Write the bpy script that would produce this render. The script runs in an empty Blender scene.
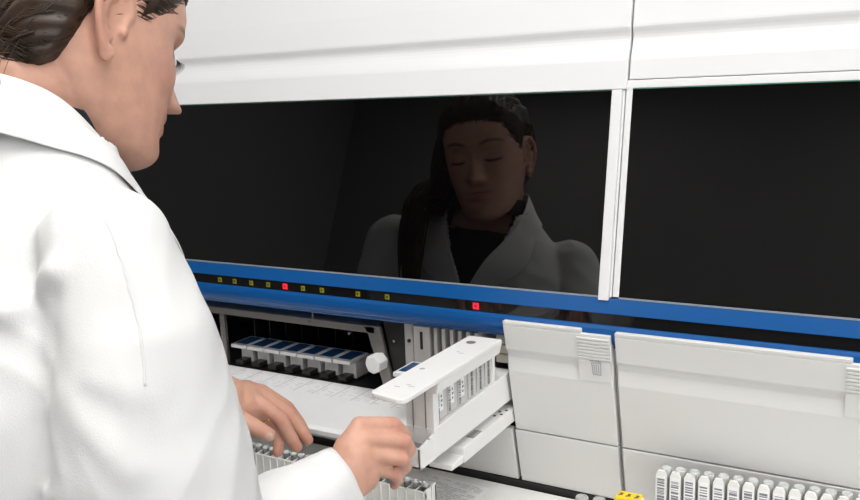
import bpy, bmesh, math, random
import numpy as np
from mathutils import Vector, Matrix, noise
from mathutils.bvhtree import BVHTree

random.seed(4)
SC = bpy.context.scene
COL = SC.collection
R = math.radians

# ------------------------------------------------------------------ camera
FOC = 840.0
CAM = np.array([0.0, 0.0, 1.42])
YAW, PIT, ROL = R(30.05), R(10.3), R(2.0)
f0 = np.array([-math.sin(YAW), math.cos(YAW), 0.0])
r0 = np.array([math.cos(YAW), math.sin(YAW), 0.0])
up = np.array([0.0, 0.0, 1.0])
FWD = f0 * math.cos(PIT) - up * math.sin(PIT)
dn0 = -(up * math.cos(PIT) + f0 * math.sin(PIT))
RGT = r0 * math.cos(ROL) + dn0 * math.sin(ROL)
DWN = -r0 * math.sin(ROL) + dn0 * math.cos(ROL)

def at(px, py, d):
    """room point seen at a pixel of the photo, d metres in front of the lens"""
    return CAM + d * (RGT * (px - 430) / FOC + DWN * (py - 250) / FOC + FWD)

cam_data = bpy.data.cameras.new('camera')
cam = bpy.data.objects.new('camera', cam_data)
COL.objects.link(cam)
cam_data.lens = 36.0 * FOC / 860.0
cam_data.sensor_width = 36.0
cam_data.clip_start = 0.02
mw = Matrix.Identity(4)
for i in range(3):
    mw[i][0], mw[i][1], mw[i][2], mw[i][3] = RGT[i], -DWN[i], -FWD[i], CAM[i]
cam.matrix_world = mw
SC.camera = cam

# --------------------------------------------------------------- materials
def mat(name, color, rough=0.5, metal=0.0, ior=1.45, bump=0.0, bscale=300.0, mottle=0.0,
        emit=None, estr=0.0, trans=0.0, sss=0.0, coat=0.0, mscale=6.0, spec=None):
    m = bpy.data.materials.new(name)
    m.use_nodes = True
    nt = m.node_tree
    b = nt.nodes['Principled BSDF']
    c = tuple(color) + (1.0,)
    b.inputs['Base Color'].default_value = c
    b.inputs['Roughness'].default_value = rough
    b.inputs['Metallic'].default_value = metal
    b.inputs['IOR'].default_value = ior
    if spec is not None:
        b.inputs['Specular IOR Level'].default_value = spec
    if trans:
        b.inputs['Transmission Weight'].default_value = trans
    if coat:
        b.inputs['Coat Weight'].default_value = coat
        b.inputs['Coat Roughness'].default_value = 0.12
    if sss:
        b.inputs['Subsurface Weight'].default_value = sss
        b.inputs['Subsurface Radius'].default_value = (0.012, 0.005, 0.003)
        b.inputs['Subsurface Scale'].default_value = 1.0
    if emit:
        b.inputs['Emission Color'].default_value = tuple(emit) + (1.0,)
        b.inputs['Emission Strength'].default_value = estr
    tc = nt.nodes.new('ShaderNodeTexCoord')
    if mottle:
        n = nt.nodes.new('ShaderNodeTexNoise')
        n.inputs['Scale'].default_value = mscale
        n.inputs['Detail'].default_value = 4.0
        nt.links.new(tc.outputs['Object'], n.inputs['Vector'])
        ra = nt.nodes.new('ShaderNodeMapRange')
        ra.inputs[1].default_value = 0.3
        ra.inputs[2].default_value = 0.7
        ra.inputs[3].default_value = 1.0 - mottle
        ra.inputs[4].default_value = 1.0
        nt.links.new(n.outputs[0], ra.inputs[0])
        mx = nt.nodes.new('ShaderNodeMix')
        mx.data_type = 'RGBA'
        mx.blend_type = 'MULTIPLY'
        mx.inputs[0].default_value = 1.0
        mx.inputs[6].default_value = c
        nt.links.new(ra.outputs[0], mx.inputs[7])
        nt.links.new(mx.outputs[2], b.inputs['Base Color'])
    if bump:
        n2 = nt.nodes.new('ShaderNodeTexNoise')
        n2.inputs['Scale'].default_value = bscale
        n2.inputs['Detail'].default_value = 3.0
        nt.links.new(tc.outputs['Object'], n2.inputs['Vector'])
        bp = nt.nodes.new('ShaderNodeBump')
        bp.inputs['Strength'].default_value = bump
        bp.inputs['Distance'].default_value = 0.001
        nt.links.new(n2.outputs[0], bp.inputs['Height'])
        nt.links.new(bp.outputs[0], b.inputs['Normal'])
    return m

M = {}
M['hood'] = mat('hood_white', (0.775, 0.775, 0.78), 0.42, mottle=0.015)
M['door'] = mat('door_white', (0.77, 0.76, 0.74), 0.45, bump=0.06, bscale=900, mottle=0.015)
M['groove'] = mat('symbol_grey', (0.38, 0.38, 0.38), 0.6)
M['deck'] = mat('deck_white', (0.93, 0.925, 0.915), 0.4, mottle=0.03, mscale=25)
M['deckmark'] = mat('deck_mark_grey', (0.52, 0.52, 0.55), 0.6)
M['glass'] = mat('tinted_glass', (0.0015, 0.0013, 0.0013), 0.015, ior=1.72)
M['glassedge'] = mat('glass_edge_green', (0.08, 0.22, 0.17), 0.2)
M['seal'] = mat('seal_grey', (0.26, 0.30, 0.35), 0.3)
M['blue'] = mat('rail_blue', (0.002, 0.085, 0.30), 0.3, ior=1.45, mottle=0.03)
M['black'] = mat('gloss_black', (0.006, 0.006, 0.006), 0.06, ior=1.5)
M['bay'] = mat('bay_black', (0.011, 0.010, 0.010), 0.55)
M['divider'] = mat('divider_black', (0.02, 0.019, 0.018), 0.35)
M['metal'] = mat('bracket_metal', (0.27, 0.25, 0.235), 0.42, metal=0.65, bump=0.03, bscale=600)
M['screw'] = mat('screw_steel', (0.6, 0.6, 0.6), 0.25, metal=1.0)
M['grey'] = mat('grey_plastic', (0.40, 0.385, 0.37), 0.5)
M['cream'] = mat('cream_plastic', (0.68, 0.65, 0.57), 0.5)
M['white'] = mat('white_plastic', (0.84, 0.83, 0.815), 0.4, mottle=0.01)
M['carrier'] = mat('carrier_white', (0.72, 0.71, 0.70), 0.45)
M['insert'] = mat('insert_blue', (0.012, 0.07, 0.19), 0.35, mottle=0.25, mscale=160)
M['yellowled'] = mat('indicator_yellow', (0.26, 0.235, 0.015), 0.4, emit=(0.5, 0.45, 0.03), estr=0.05)
M['redled'] = mat('indicator_red', (0.8, 0.02, 0.04), 0.4, emit=(1.0, 0.02, 0.06), estr=0.95)
M['darkglyph'] = mat('glyph_dark', (0.03, 0.03, 0.02), 0.5)
M['darkred'] = mat('glyph_dark_red', (0.35, 0.01, 0.02), 0.5)
M['window'] = mat('frosted_window', (0.62, 0.61, 0.60), 0.25, mottle=0.08, mscale=90)
M['label'] = mat('label_white', (0.86, 0.86, 0.87), 0.55)
M['ink'] = mat('ink_dark', (0.09, 0.09, 0.10), 0.6)
M['inkgrey'] = mat('ink_grey', (0.45, 0.45, 0.47), 0.6)
M['bench'] = mat('bench_laminate', (0.88, 0.88, 0.855), 0.35, mottle=0.04, mscale=12)
M['benchbase'] = mat('bench_base_grey', (0.45, 0.45, 0.45), 0.5)
M['inkmid'] = mat('ink_mid', (0.22, 0.22, 0.23), 0.6)
M['inkpale'] = mat('ink_pale', (0.58, 0.58, 0.60), 0.6)
M['paper'] = mat('paper_white', (0.92, 0.92, 0.92), 0.7)
M['rack'] = mat('rack_white', (0.80, 0.79, 0.755), 0.42)
M['tube'] = mat('tube_glass', (0.80, 0.82, 0.81), 0.08, ior=1.42, trans=0.35)
M['tubecap'] = mat('tube_stopper_grey', (0.42, 0.42, 0.42), 0.4)
M['labelshade'] = mat('label_and_shade_grey', (0.25, 0.245, 0.24), 0.5)  # grey of the rail label; in the handle it is painted shade
M['brown'] = mat('hole_brown', (0.20, 0.165, 0.14), 0.45)
M['yellow'] = mat('tag_yellow', (0.90, 0.62, 0.015), 0.45)
M['coat'] = mat('coat_cotton', (0.73, 0.73, 0.725), 0.85, bump=0.22, bscale=700, spec=0.2)
M['shirt'] = mat('shirt_navy', (0.008, 0.010, 0.02), 0.8, bump=0.2, bscale=900)
M['trouser'] = mat('trouser_dark', (0.015, 0.016, 0.02), 0.8, bump=0.2, bscale=800)
M['shoe'] = mat('shoe_black', (0.012, 0.012, 0.012), 0.4)
M['hair'] = mat('hair_brown', (0.055, 0.031, 0.019), 0.42, bump=0.1, bscale=300, mottle=0.45, mscale=60, spec=0.45)
M['hairlight'] = mat('hair_brown_light', (0.105, 0.060, 0.036), 0.42, mottle=0.4, mscale=50)
M['gold'] = mat('gold_ring', (0.83, 0.6, 0.25), 0.2, metal=1.0)
M['button'] = mat('button_white', (0.8, 0.8, 0.78), 0.3)
M['wall'] = mat('wall_grey', (0.19, 0.185, 0.185), 0.8, mottle=0.05)
M['floor'] = mat('floor_vinyl', (0.42, 0.42, 0.41), 0.35, mottle=0.12, mscale=5)
M['ceiling'] = mat('ceiling_white', (0.8, 0.8, 0.8), 0.8, mottle=0.03)
M['lampframe'] = mat('lamp_frame', (0.75, 0.75, 0.75), 0.5)
M['lamp'] = mat('added_diffuser', (0.9, 0.9, 0.9), 0.5, emit=(1.0, 0.985, 0.965), estr=5.2)  # glow of the added ceiling panels

def skin_material():
    m = mat('skin', (0.6, 0.36, 0.27), 0.48, bump=0.10, bscale=260, sss=0.12)
    nt = m.node_tree
    b = nt.nodes['Principled BSDF']
    a = nt.nodes.new('ShaderNodeAttribute')
    a.attribute_name = 'tone'
    n = nt.nodes.new('ShaderNodeTexNoise')
    n.inputs['Scale'].default_value = 55.0
    n.inputs['Detail'].default_value = 5.0
    tc = nt.nodes.new('ShaderNodeTexCoord')
    nt.links.new(tc.outputs['Object'], n.inputs['Vector'])
    ra = nt.nodes.new('ShaderNodeMapRange')
    ra.inputs[1].default_value = 0.3
    ra.inputs[2].default_value = 0.7
    ra.inputs[3].default_value = 0.90
    ra.inputs[4].default_value = 1.06
    nt.links.new(n.outputs[0], ra.inputs[0])
    mx = nt.nodes.new('ShaderNodeMix')
    mx.data_type = 'RGBA'
    mx.blend_type = 'MULTIPLY'
    mx.inputs[0].default_value = 1.0
    nt.links.new(a.outputs['Color'], mx.inputs[6])
    nt.links.new(ra.outputs[0], mx.inputs[7])
    nt.links.new(mx.outputs[2], b.inputs['Base Color'])
    return m
M['skin'] = skin_material()

# ------------------------------------------------------------ mesh helpers
def tag(o, label=None, cat=None, group=None, kind=None):
    if label: o['label'] = label
    if cat: o['category'] = cat
    if group: o['group'] = group
    if kind: o['kind'] = kind
    return o

def empty(name, loc, label, cat, group=None):
    o = bpy.data.objects.new(name, None)
    o.empty_display_size = 0.05
    o.location = loc
    COL.objects.link(o)
    return tag(o, label, cat, group)

def copy_tree(o, parent=None):
    c = o.copy()
    COL.objects.link(c)
    c.parent = parent
    for ch in list(o.children):
        copy_tree(ch, c)
    return c

class MB:
    """collects shapes and links them as one mesh object"""
    def __init__(s):
        s.v, s.f, s.mi = [], [], []
        s.cur = 0
    def add(s, vs, fs):
        b = len(s.v)
        s.v += [tuple(map(float, p)) for p in vs]
        for f in fs:
            s.f.append(tuple(b + i for i in f))
            s.mi.append(s.cur)
        return s
    def box(s, x0, x1, y0, y1, z0, z1):
        v = [(x0, y0, z0), (x1, y0, z0), (x1, y1, z0), (x0, y1, z0), (x0, y0, z1), (x1, y0, z1), (x1, y1, z1), (x0, y1, z1)]
        return s.add(v, [(0, 3, 2, 1), (4, 5, 6, 7), (0, 1, 5, 4), (1, 2, 6, 5), (2, 3, 7, 6), (3, 0, 4, 7)])
    def xprism(s, prof, x0, x1):
        """closed (y, z) outline swept along x"""
        n = len(prof)
        v = [(x0, y, z) for y, z in prof] + [(x1, y, z) for y, z in prof]
        f = [(i, (i + 1) % n, n + (i + 1) % n, n + i) for i in range(n)]
        f += [tuple(range(n - 1, -1, -1)), tuple(range(n, 2 * n))]
        return s.add(v, f)
    def zprism(s, prof, z0, z1):
        n = len(prof)
        v = [(x, y, z0) for x, y in prof] + [(x, y, z1) for x, y in prof]
        f = [(i, (i + 1) % n, n + (i + 1) % n, n + i) for i in range(n)]
        f += [tuple(range(n - 1, -1, -1)), tuple(range(n, 2 * n))]
        return s.add(v, f)
    def lathe(s, prof, c, seg=20):
        """(r, z) profile turned about the vertical through c; open ends are capped"""
        v, f = [], []
        n = len(prof)
        for r, z in prof:
            for k in range(seg):
                a = 2 * math.pi * k / seg
                v.append((c[0] + r * math.cos(a), c[1] + r * math.sin(a), c[2] + z))
        for i in range(n - 1):
            for k in range(seg):
                k2 = (k + 1) % seg
                f.append((i * seg + k, i * seg + k2, (i + 1) * seg + k2, (i + 1) * seg + k))
        f.append(tuple(range(seg - 1, -1, -1)))
        f.append(tuple(range((n - 1) * seg, n * seg)))
        return s.add(v, f)
    def tube(s, pts, rad, seg=8, flat=1.0, ref=None):
        pts = [np.array(p, float) for p in pts]
        if not hasattr(rad, '__len__'): rad = [rad] * len(pts)
        v, f = [], []
        n = len(pts)
        prev = None
        for i, p in enumerate(pts):
            t = pts[min(i + 1, n - 1)] - pts[max(i - 1, 0)]
            t = t / (np.linalg.norm(t) + 1e-12)
            if prev is None:
                a = np.array(ref, float) if ref is not None else (np.array([0, 0, 1.0]) if abs(t[2]) < 0.9 else np.array([1.0, 0, 0]))
            else:
                a = prev
            a = a - t * (a @ t)
            a /= np.linalg.norm(a) + 1e-12
            prev = a
            b = np.cross(t, a)
            for k in range(seg):
                an = 2 * math.pi * k / seg
                v.append(p + rad[i] * (math.cos(an) * a * flat + math.sin(an) * b))
        for i in range(n - 1):
            for k in range(seg):
                k2 = (k + 1) % seg
                f.append((i * seg + k, i * seg + k2, (i + 1) * seg + k2, (i + 1) * seg + k))
        f.append(tuple(range(seg - 1, -1, -1)))
        f.append(tuple(range((n - 1) * seg, n * seg)))
        return s.add(v, f)
    def ball(s, c, r, ax=None, seg=16):
        """ellipsoid; r is a radius or three, ax three axis vectors"""
        c = np.array(c, float)
        if not hasattr(r, '__len__'): r = (r, r, r)
        ax = np.eye(3) if ax is None else np.array(ax, float)
        v, f = [], []
        rows = seg // 2 + 1
        for i in range(1, rows):
            th = math.pi * i / rows
            for k in range(seg):
                ph = 2 * math.pi * k / seg
                q = (math.sin(th) * math.cos(ph) * r[0], math.sin(th) * math.sin(ph) * r[1], math.cos(th) * r[2])
                v.append(c + q[0] * ax[0] + q[1] * ax[1] + q[2] * ax[2])
        m = rows - 1
        for i in range(m - 1):
            for k in range(seg):
                k2 = (k + 1) % seg
                f.append((i * seg + k, (i + 1) * seg + k, (i + 1) * seg + k2, i * seg + k2))
        v.append(c + r[2] * ax[2]); v.append(c - r[2] * ax[2])
        for k in range(seg):
            k2 = (k + 1) % seg
            f.append((m * seg, k, k2))
            f.append((m * seg + 1, (m - 1) * seg + k2, (m - 1) * seg + k))
        return s.add(v, f)
    def cone(s, p0, r0_, p1, r1_, seg=14):
        """limb segment with round ends"""
        p0, p1 = np.array(p0, float), np.array(p1, float)
        s.ball(p0, r0_, seg=seg); s.ball(p1, r1_, seg=seg)
        n = 5
        return s.tube([p0 + (p1 - p0) * i / n for i in range(n + 1)], [r0_ + (r1_ - r0_) * i / n for i in range(n + 1)], seg=seg)
    def chain(s, pts, rad, seg=14):
        for i in range(len(pts) - 1):
            s.cone(pts[i], rad[i], pts[i + 1], rad[i + 1], seg)
        return s
    def loft(s, secs, seg=40, power=2.3):
        """secs: (centre, side axis, front axis, half width, half depth)"""
        v, f = [], []
        for c, a, b, hw, hd in secs:
            c, a, b = np.array(c, float), np.array(a, float), np.array(b, float)
            for k in range(seg):
                t = 2 * math.pi * k / seg
                ct, st = math.cos(t), math.sin(t)
                x = math.copysign(abs(ct) ** (2 / power), ct)
                y = math.copysign(abs(st) ** (2 / power), st)
                v.append(c + a * hw * x + b * hd * y)
        n = len(secs)
        for i in range(n - 1):
            for k in range(seg):
                k2 = (k + 1) % seg
                f.append((i * seg + k, i * seg + k2, (i + 1) * seg + k2, (i + 1) * seg + k))
        f.append(tuple(range(seg - 1, -1, -1)))
        f.append(tuple(range((n - 1) * seg, n * seg)))
        return s.add(v, f)
    def mesh(s, name):
        me = bpy.data.meshes.new(name)
        me.from_pydata(s.v, [], s.f)
        bm = bmesh.new(); bm.from_mesh(me)
        bmesh.ops.recalc_face_normals(bm, faces=bm.faces)
        bm.to_mesh(me); bm.free()
        return me
    def build(s, name, m, parent=None, smooth=False, bevel=0.0, seg=2):
        me = s.mesh(name)
        for mm in (m if isinstance(m, (list, tuple)) else [m]):
            me.materials.append(mm)
        for p, i in zip(me.polygons, s.mi):
            p.material_index = i
            p.use_smooth = bool(smooth)
        return link(name, me, parent, bevel, seg)

def link(name, me, parent=None, bevel=0.0, seg=2):
    o = bpy.data.objects.new(name, me)
    COL.objects.link(o)
    if parent is not None:
        o.parent = parent
        t = Vector((0, 0, 0)); p = parent
        while p is not None:
            t += Vector(p.location); p = p.parent
        if me.users == 1:
            me.transform(Matrix.Translation(-t))
    if bevel:
        b = o.modifiers.new('bevel', 'BEVEL')
        b.width = bevel; b.segments = seg; b.limit_method = 'ANGLE'; b.angle_limit = R(28)
        b.harden_normals = False
    return o

def struct(name, mb, m):
    return tag(mb.build(name, m), kind='structure')

# -------------------------------------------------------------------- room
struct('floor', MB().box(-3.2, 3.0, -2.3, 1.95, -0.1, 0.0), M['floor'])
struct('ceiling', MB().box(-3.2, 3.0, -2.3, 1.95, 2.9, 3.0), M['ceiling'])
struct('wall_back', MB().box(-3.2, 3.0, -2.4, -2.3, 0.0, 2.9), M['wall'])
struct('wall_front', MB().box(-3.2, 3.0, 1.95, 2.05, 0.0, 2.9), M['wall'])
struct('wall_left', MB().box(-3.3, -3.2, -2.4, 2.05, 0.0, 2.9), M['wall'])
struct('wall_right', MB().box(3.0, 3.1, -2.4, 2.05, 0.0, 2.9), M['wall'])
M['windowglow'] = mat('added_window_glow', (0.9, 0.9, 0.9), 0.5, emit=(0.97, 0.985, 1.0), estr=5.0)  # glow for the added window on the right wall
wf = MB()
for a, b, c, d in ((-2.0, -1.94, .95, 2.25), (.54, .60, .95, 2.25), (-2.0, .60, .95, 1.01), (-2.0, .60, 2.19, 2.25), (-.73, -.67, .95, 2.25)):
    wf.box(2.95, 3.0, a, b, c, d)
wnd = struct('added_window_1', wf, M['lampframe'])
MB().box(2.975, 2.995, -1.94, .54, 1.01, 2.19).build('added_glow_pane', M['windowglow'], wnd)  # unseen window added so its glow brightens surfaces facing right
struct('baseboard_back', MB().box(-3.2, 3.0, -2.3, -2.285, 0.0, 0.1), M['benchbase'])

M['addedbright'] = mat('added_diffuser_bright', (0.9, 0.9, 0.9), 0.5, emit=(1.0, 0.985, 0.965), estr=12.6)  # stronger glow, only for the added panel over the bench
def added_ceiling_light(x, y, where, sx=0.6, sy=0.6, m='lamp'):  # unseen panels added to light machine and coat from chosen directions
    t = empty('added_ceiling_light', (x, y, 2.9), 'added square ceiling light panel ' + where, 'light', 'added ceiling light panels')
    fr = MB()
    for a, b, c, d in ((-sx, -sx + .03, -sy, sy), (sx - .03, sx, -sy, sy), (-sx, sx, -sy, -sy + .03), (-sx, sx, sy - .03, sy)):
        fr.box(x + a, x + b, y + c, y + d, 2.865, 2.9)
    fr.build('lamp_frame', M['lampframe'], t)
    MB().box(x - sx + .03, x + sx - .03, y - sy + .03, y + sy - .03, 2.872, 2.898).build('diffuser', M[m], t)
added_ceiling_light(-1.6, -1.3, 'above and behind the lab coat')
added_ceiling_light(0.45, -1.3, 'above and behind the right of the view')
added_ceiling_light(1.85, -1.3, 'at the right side of the room')
added_ceiling_light(-0.10, 0.22, 'above the workbench', 1.0, .32, 'addedbright')  # added overhead panel that brightens bench, deck and coat front

# ---------------------------------------------------------------- analyzer
TW = math.tan(R(11.7))
TD = math.tan(R(13.2))
def wy(z): return 0.967 + (z - 1.173) * TW
def dy(z): return 0.951 + (1.134 - z) * TD
AN = empty('laboratory_analyzer', (-0.4, 1.4, 0.0), 'large white laboratory analyzer with dark tinted windows and a blue rail', 'machine')

def hood_profile(zlow, off):
    p = [(zlow, off), (1.456, off), (1.459, off - .0004), (1.463, off - .0012), (1.468, off - .0024), (1.473, off - .0036), (1.478, off - .0044), (1.482, off - .0046),
         (1.4855, off - .0041), (1.4890, off - .0029), (1.4925, off - .0013), (1.4955, off - .0002), (1.4980, off)]
    pts = [(wy(z) - o, z) for z, o in p]
    y1, z1 = pts[-1]
    for k in range(1, 10):
        z = z1 + 0.04 * k
        pts.append((y1 + (z - z1) * (TW + 0.018 * k), z))
    yt, zt = pts[-1]
    pts += [(yt + 0.05, zt + 0.03), (1.75, zt + 0.04), (1.75, zlow + .03), (1.10, zlow + .03), (1.10, zlow)]
    return pts
# left cover: hood and right stile in one moulding, pane below
cv = MB().xprism(hood_profile(1.4215, .004), -1.75, -.3055)
stile = [(wy(1.170) - .004, 1.170), (wy(1.4215) - .004, 1.4215), (wy(1.4215) + .02, 1.4215), (wy(1.170) + .02, 1.170)]
cv.xprism(stile, -.3235, -.3105)
stile2 = [(wy(1.1735) - .001, 1.1735), (wy(1.4215) - .001, 1.4215), (wy(1.4215) + .02, 1.4215), (wy(1.1735) + .02, 1.1735)]
cv.xprism(stile2, -.3105, -.3075)
cv.xprism(stile, -1.75, -1.735)
cover = cv.build('front_cover', M['hood'], AN, bevel=.0012)
def pane(x0, x1, zt, parent):
    p = [(wy(1.1745), 1.1745), (wy(zt), zt), (wy(zt) + .006, zt), (wy(1.1745) + .006, 1.1745)]
    g = MB().xprism(p, x0, x1).build('glass_pane', M['glass'], parent)
    e = [(wy(zt) - .0006, zt), (wy(zt + .0012) - .0006, zt + .0012), (wy(zt) + .006, zt + .0012), (wy(zt) + .006, zt)]
    MB().xprism(e, x0, x1).build('glass_edge', M['glassedge'], parent)
    b = [(wy(1.1725) - .001, 1.1725), (wy(1.1745) - .001, 1.1745), (wy(1.1745) + .006, 1.1745), (wy(1.1725) + .006, 1.1725)]
    MB().xprism(b, x0, x1).build('bottom_seal', M['seal'], parent)
    return g
pane(-1.735, -.3235, 1.4200, cover)
# right cover
cv = MB()
fr = [(wy(1.4225) - .001, 1.4225), (wy(1.4319) - .001, 1.4319), (wy(1.4319) + .02, 1.4319), (wy(1.4225) + .02, 1.4225)]
cv.xprism(fr, -.3062, .50)
stile3 = [(wy(1.1745) - .001, 1.1745), (wy(1.4225) - .001, 1.4225), (wy(1.4225) + .02, 1.4225), (wy(1.1745) + .02, 1.1745)]
cv.xprism(stile3, -.3062, -.2985)
cv.xprism(stile3, .485, .50)
cover2 = cv.build('front_cover', M['hood'], AN, bevel=.0008)
pane(-.2985, .485, 1.4213, cover2)
MB().xprism(hood_profile(1.4325, .001), -.3038, .50).build('upper_hood', M['hood'], AN, bevel=.0015)
# cabinet carcass behind the covers
MB().box(-1.75, .50, 1.125, 1.75, 1.13, 1.44).build('upper_cabinet', M['door'], AN, bevel=.003)
MB().box(-1.75, .50, 1.02, 1.75, 0.05, 0.868).build('base_cabinet', M['door'], AN, bevel=.003)
MB().box(-1.70, .45, 1.06, 1.70, 0.0, 0.05).build('plinth', M['bay'], AN)
MB().box(-1.75, .50, 1.006, 1.03, 0.868, 0.889).build('base_gap_strip', M['bay'], AN)
# blue rail
up_p = [(.9665, 1.1722), (.9600, 1.1545), (.9640, 1.1535), (1.12, 1.1535), (1.12, 1.1722)]
lo_p = [(.9640, 1.1395), (.9605, 1.1385), (.9590, 1.1350), (.9582, 1.1295), (.9585, 1.1240), (.9600, 1.1190), (.9630, 1.1155),
        (.9680, 1.1120), (.9700, 1.1085), (.985, 1.1080), (1.12, 1.1080), (1.12, 1.1395)]
rb = MB().xprism(up_p, -1.75, .50).xprism(lo_p, -1.75, .50)
rb.build('blue_rail', M['blue'], AN, smooth=False, bevel=.0006)
strip = MB().box(-1.75, .50, .9632, 1.11, 1.1395, 1.1535).build('display_strip', M['black'], AN)
for x, red in ((-.938, 0), (-.907, 0), (-.873, 0), (-.839, 0), (-.806, 1), (-.772, 0), (-.737, 0), (-.673, 0), (-.623, 0), (-.484, 1)):
    m = MB()
    x -= .006
    s = .0036 if not red else .0042
    z = 1.1465
    m.box(x - s, x + s, .9624, .9633, z - s, z + s)
    m.cur = 1
    m.box(x - s * .35, x + s * .35, .9620, .9625, z - s * .4, z + s * .4)
    m.box(x - s * .55, x + s * .1, .9620, .9625, z + s * .1, z + s * .35)
    o = m.build('indicator_light', [M['redled'] if red else M['yellowled'], M['darkred'] if red else M['darkglyph']], strip)
    o['label'] = 'glowing red indicator' if red else 'yellow indicator with dark symbol'

# doors under the rail
def door(name, x0, x1, xr):
    def prof(ztop):
        p = [(ztop, 0.0), (1.0935, 0.0), (1.0915, -.0022), (1.0885, -.0036), (1.082, -.0033), (1.072, -.0016), (1.0625, 0.0), (.9735, 0.0)]
        pts = [(dy(z) - o, z) for z, o in p]
        return pts + [(dy(.9735) + .012, .9735), (dy(ztop) + .012, ztop)]
    mb = MB().xprism(prof(1.1285), x0, x1)
    mb.xprism([(dy(1.1340), 1.1340), (dy(1.1284), 1.1284), (dy(1.1284) + .012, 1.1284), (dy(1.1340) + .012, 1.1340)], x0, xr)
    d = mb.build(name, M['door'], AN, bevel=.0014, seg=3)
    g = MB()
    for k in range(7):
        z = 1.1235 - k * .0044
        g.xprism([(dy(z) - .0016, z), (dy(z - .0026) - .0016, z - .0026), (dy(z - .0030) + .001, z - .0030), (dy(z + .0006) + .001, z + .0006)], xr - .0060, x1 - .0012)
    g.build('finger_grip', M['door'], d, bevel=.0004)
    t = MB()
    t.xprism([(dy(1.0935) - .0006, 1.0935), (dy(1.0640) - .0006, 1.0640), (dy(1.0640) + .002, 1.0640), (dy(1.0935) + .002, 1.0935)], xr - .0060, x1 - .002)
    t.build('symbol_plate', M['door'], d)
    return d
d1 = door('waste_door', -.4470, -.3048, -.3416)
d1['label'] = 'narrow door with a grey waste bin symbol'
door('storage_door', -.2992, -.0065, -.0420)
door('storage_door', -.0010, .2920, .2565)
# the waste bin symbol
bi = MB()
def stroke(x0, z0, x1, z1, w=.0007):
    a = np.array([x0, z0]); b = np.array([x1, z1]); t = (b - a) / np.linalg.norm(b - a); n = np.array([-t[1], t[0]]) * w * .5
    q = [a + n, b + n, b - n, a - n]
    v = [(p[0], dy(p[1]) - .0012, p[1]) for p in q] + [(p[0], dy(p[1]) + .0005, p[1]) for p in q]
    bi.add(v, [(0, 1, 2, 3), (7, 6, 5, 4), (0, 4, 5, 1), (1, 5, 6, 2), (2, 6, 7, 3), (3, 7, 4, 0)])
bx, bz = -.3245, 1.0830
for a in ((-.0042, .0060, -.0034, -.0075), (.0042, .0060, .0034, -.0075), (-.0034, -.0075, .0034, -.0075), (-.0042, .0060, .0042, .0060),
          (-.0022, .0045, -.0017, -.0062), (0, .0045, 0, -.0062), (.0022, .0045, .0017, -.0062),
          (-.0052, .0084, .0052, .0072), (-.0030, .0100, .0020, .0094), (-.0030, .0100, -.0038, .0084), (.0020, .0094, .0030, .0076), (-.0052, .0084, -.0050, .0070)):
    stroke(bx + a[0] * 1.4, bz + a[1] * 1.2, bx + a[2] * 1.4, bz + a[3] * 1.2)
bi.build('waste_bin_symbol', M['groove'], d1)
def lower_panel(x0, x1, zt=.9715):
    p = [(dy(zt), zt), (dy(.8895), .8895), (dy(.8895) + .012, .8895), (dy(zt) + .012, zt)]
    MB().xprism(p, x0, x1).build('lower_panel', M['door'], AN, bevel=.0013, seg=3)
lower_panel(-.4485, -.3052)
lower_panel(-.2998, -.0065)
lower_panel(-.0010, .2920)
lower_panel(-1.7350, -.4530)
# closed right half of the lower body, open bay on the left
MB().box(-.4500, .50, 1.032, 1.70, .868, 1.108).build('inner_wall', M['bay'], AN)
MB().xprism([(dy(1.127) + .0135, 1.127), (dy(.8895) + .0135, .8895), (dy(.8895) + .018, .8895), (dy(1.127) + .018, 1.127)], -.4440, .50).build('added_gap_backing', M['door'], AN)  # pale sheet added behind the doors so their gaps look grey, not black
MB().box(-.5000, -.4500, 1.032, 1.50, .868, .9680).build('ledge_block', M['bay'], AN)
MB().box(-1.75, -.5000, 1.014, 1.50, .868, .9825).build('bay_floor', M['bay'], AN)
MB().box(-1.75, -.4500, 1.50, 1.52, .868, 1.130).build('bay_back_wall', M['bay'], AN)
MB().box(-1.75, -1.737, 1.014, 1.50, .868, 1.130).build('bay_side_wall', M['bay'], AN)
MB().box(-1.75, -.4500, 1.115, 1.50, 1.109, 1.130).build('bay_ceiling', M['bay'], AN)
# deck: a tray that projects in front of the lower panel
dk = MB().xprism([(.8530, .9812), (.8580, .9853), (1.0120, .9853), (1.0120, .9770), (.8640, .9770), (.8600, .9735), (.8545, .9735)], -1.735, -.4950)
dk = dk.build('deck', M['deck'], AN, bevel=.0008)
for k in range(20):
    x = -.6270 - .0355 * k
    MB().box(x, x + .0010, .955, 1.0100, .9851, .98550).build('lane_mark', M['deckmark'], dk)
mk = MB()
rng = random.Random(3)
for k in range(44):
    for j in range(7):
        if rng.random() < .62:
            x = -.560 - .0178 * k + rng.uniform(-.003, .003); y = .961 + .0062 * j
            w = rng.uniform(.003, .012)
            mk.box(x - w, x, y, y + .0009, .9851, .98545)
mk.build('printed_lane_text', M['deckmark'], dk)
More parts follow.
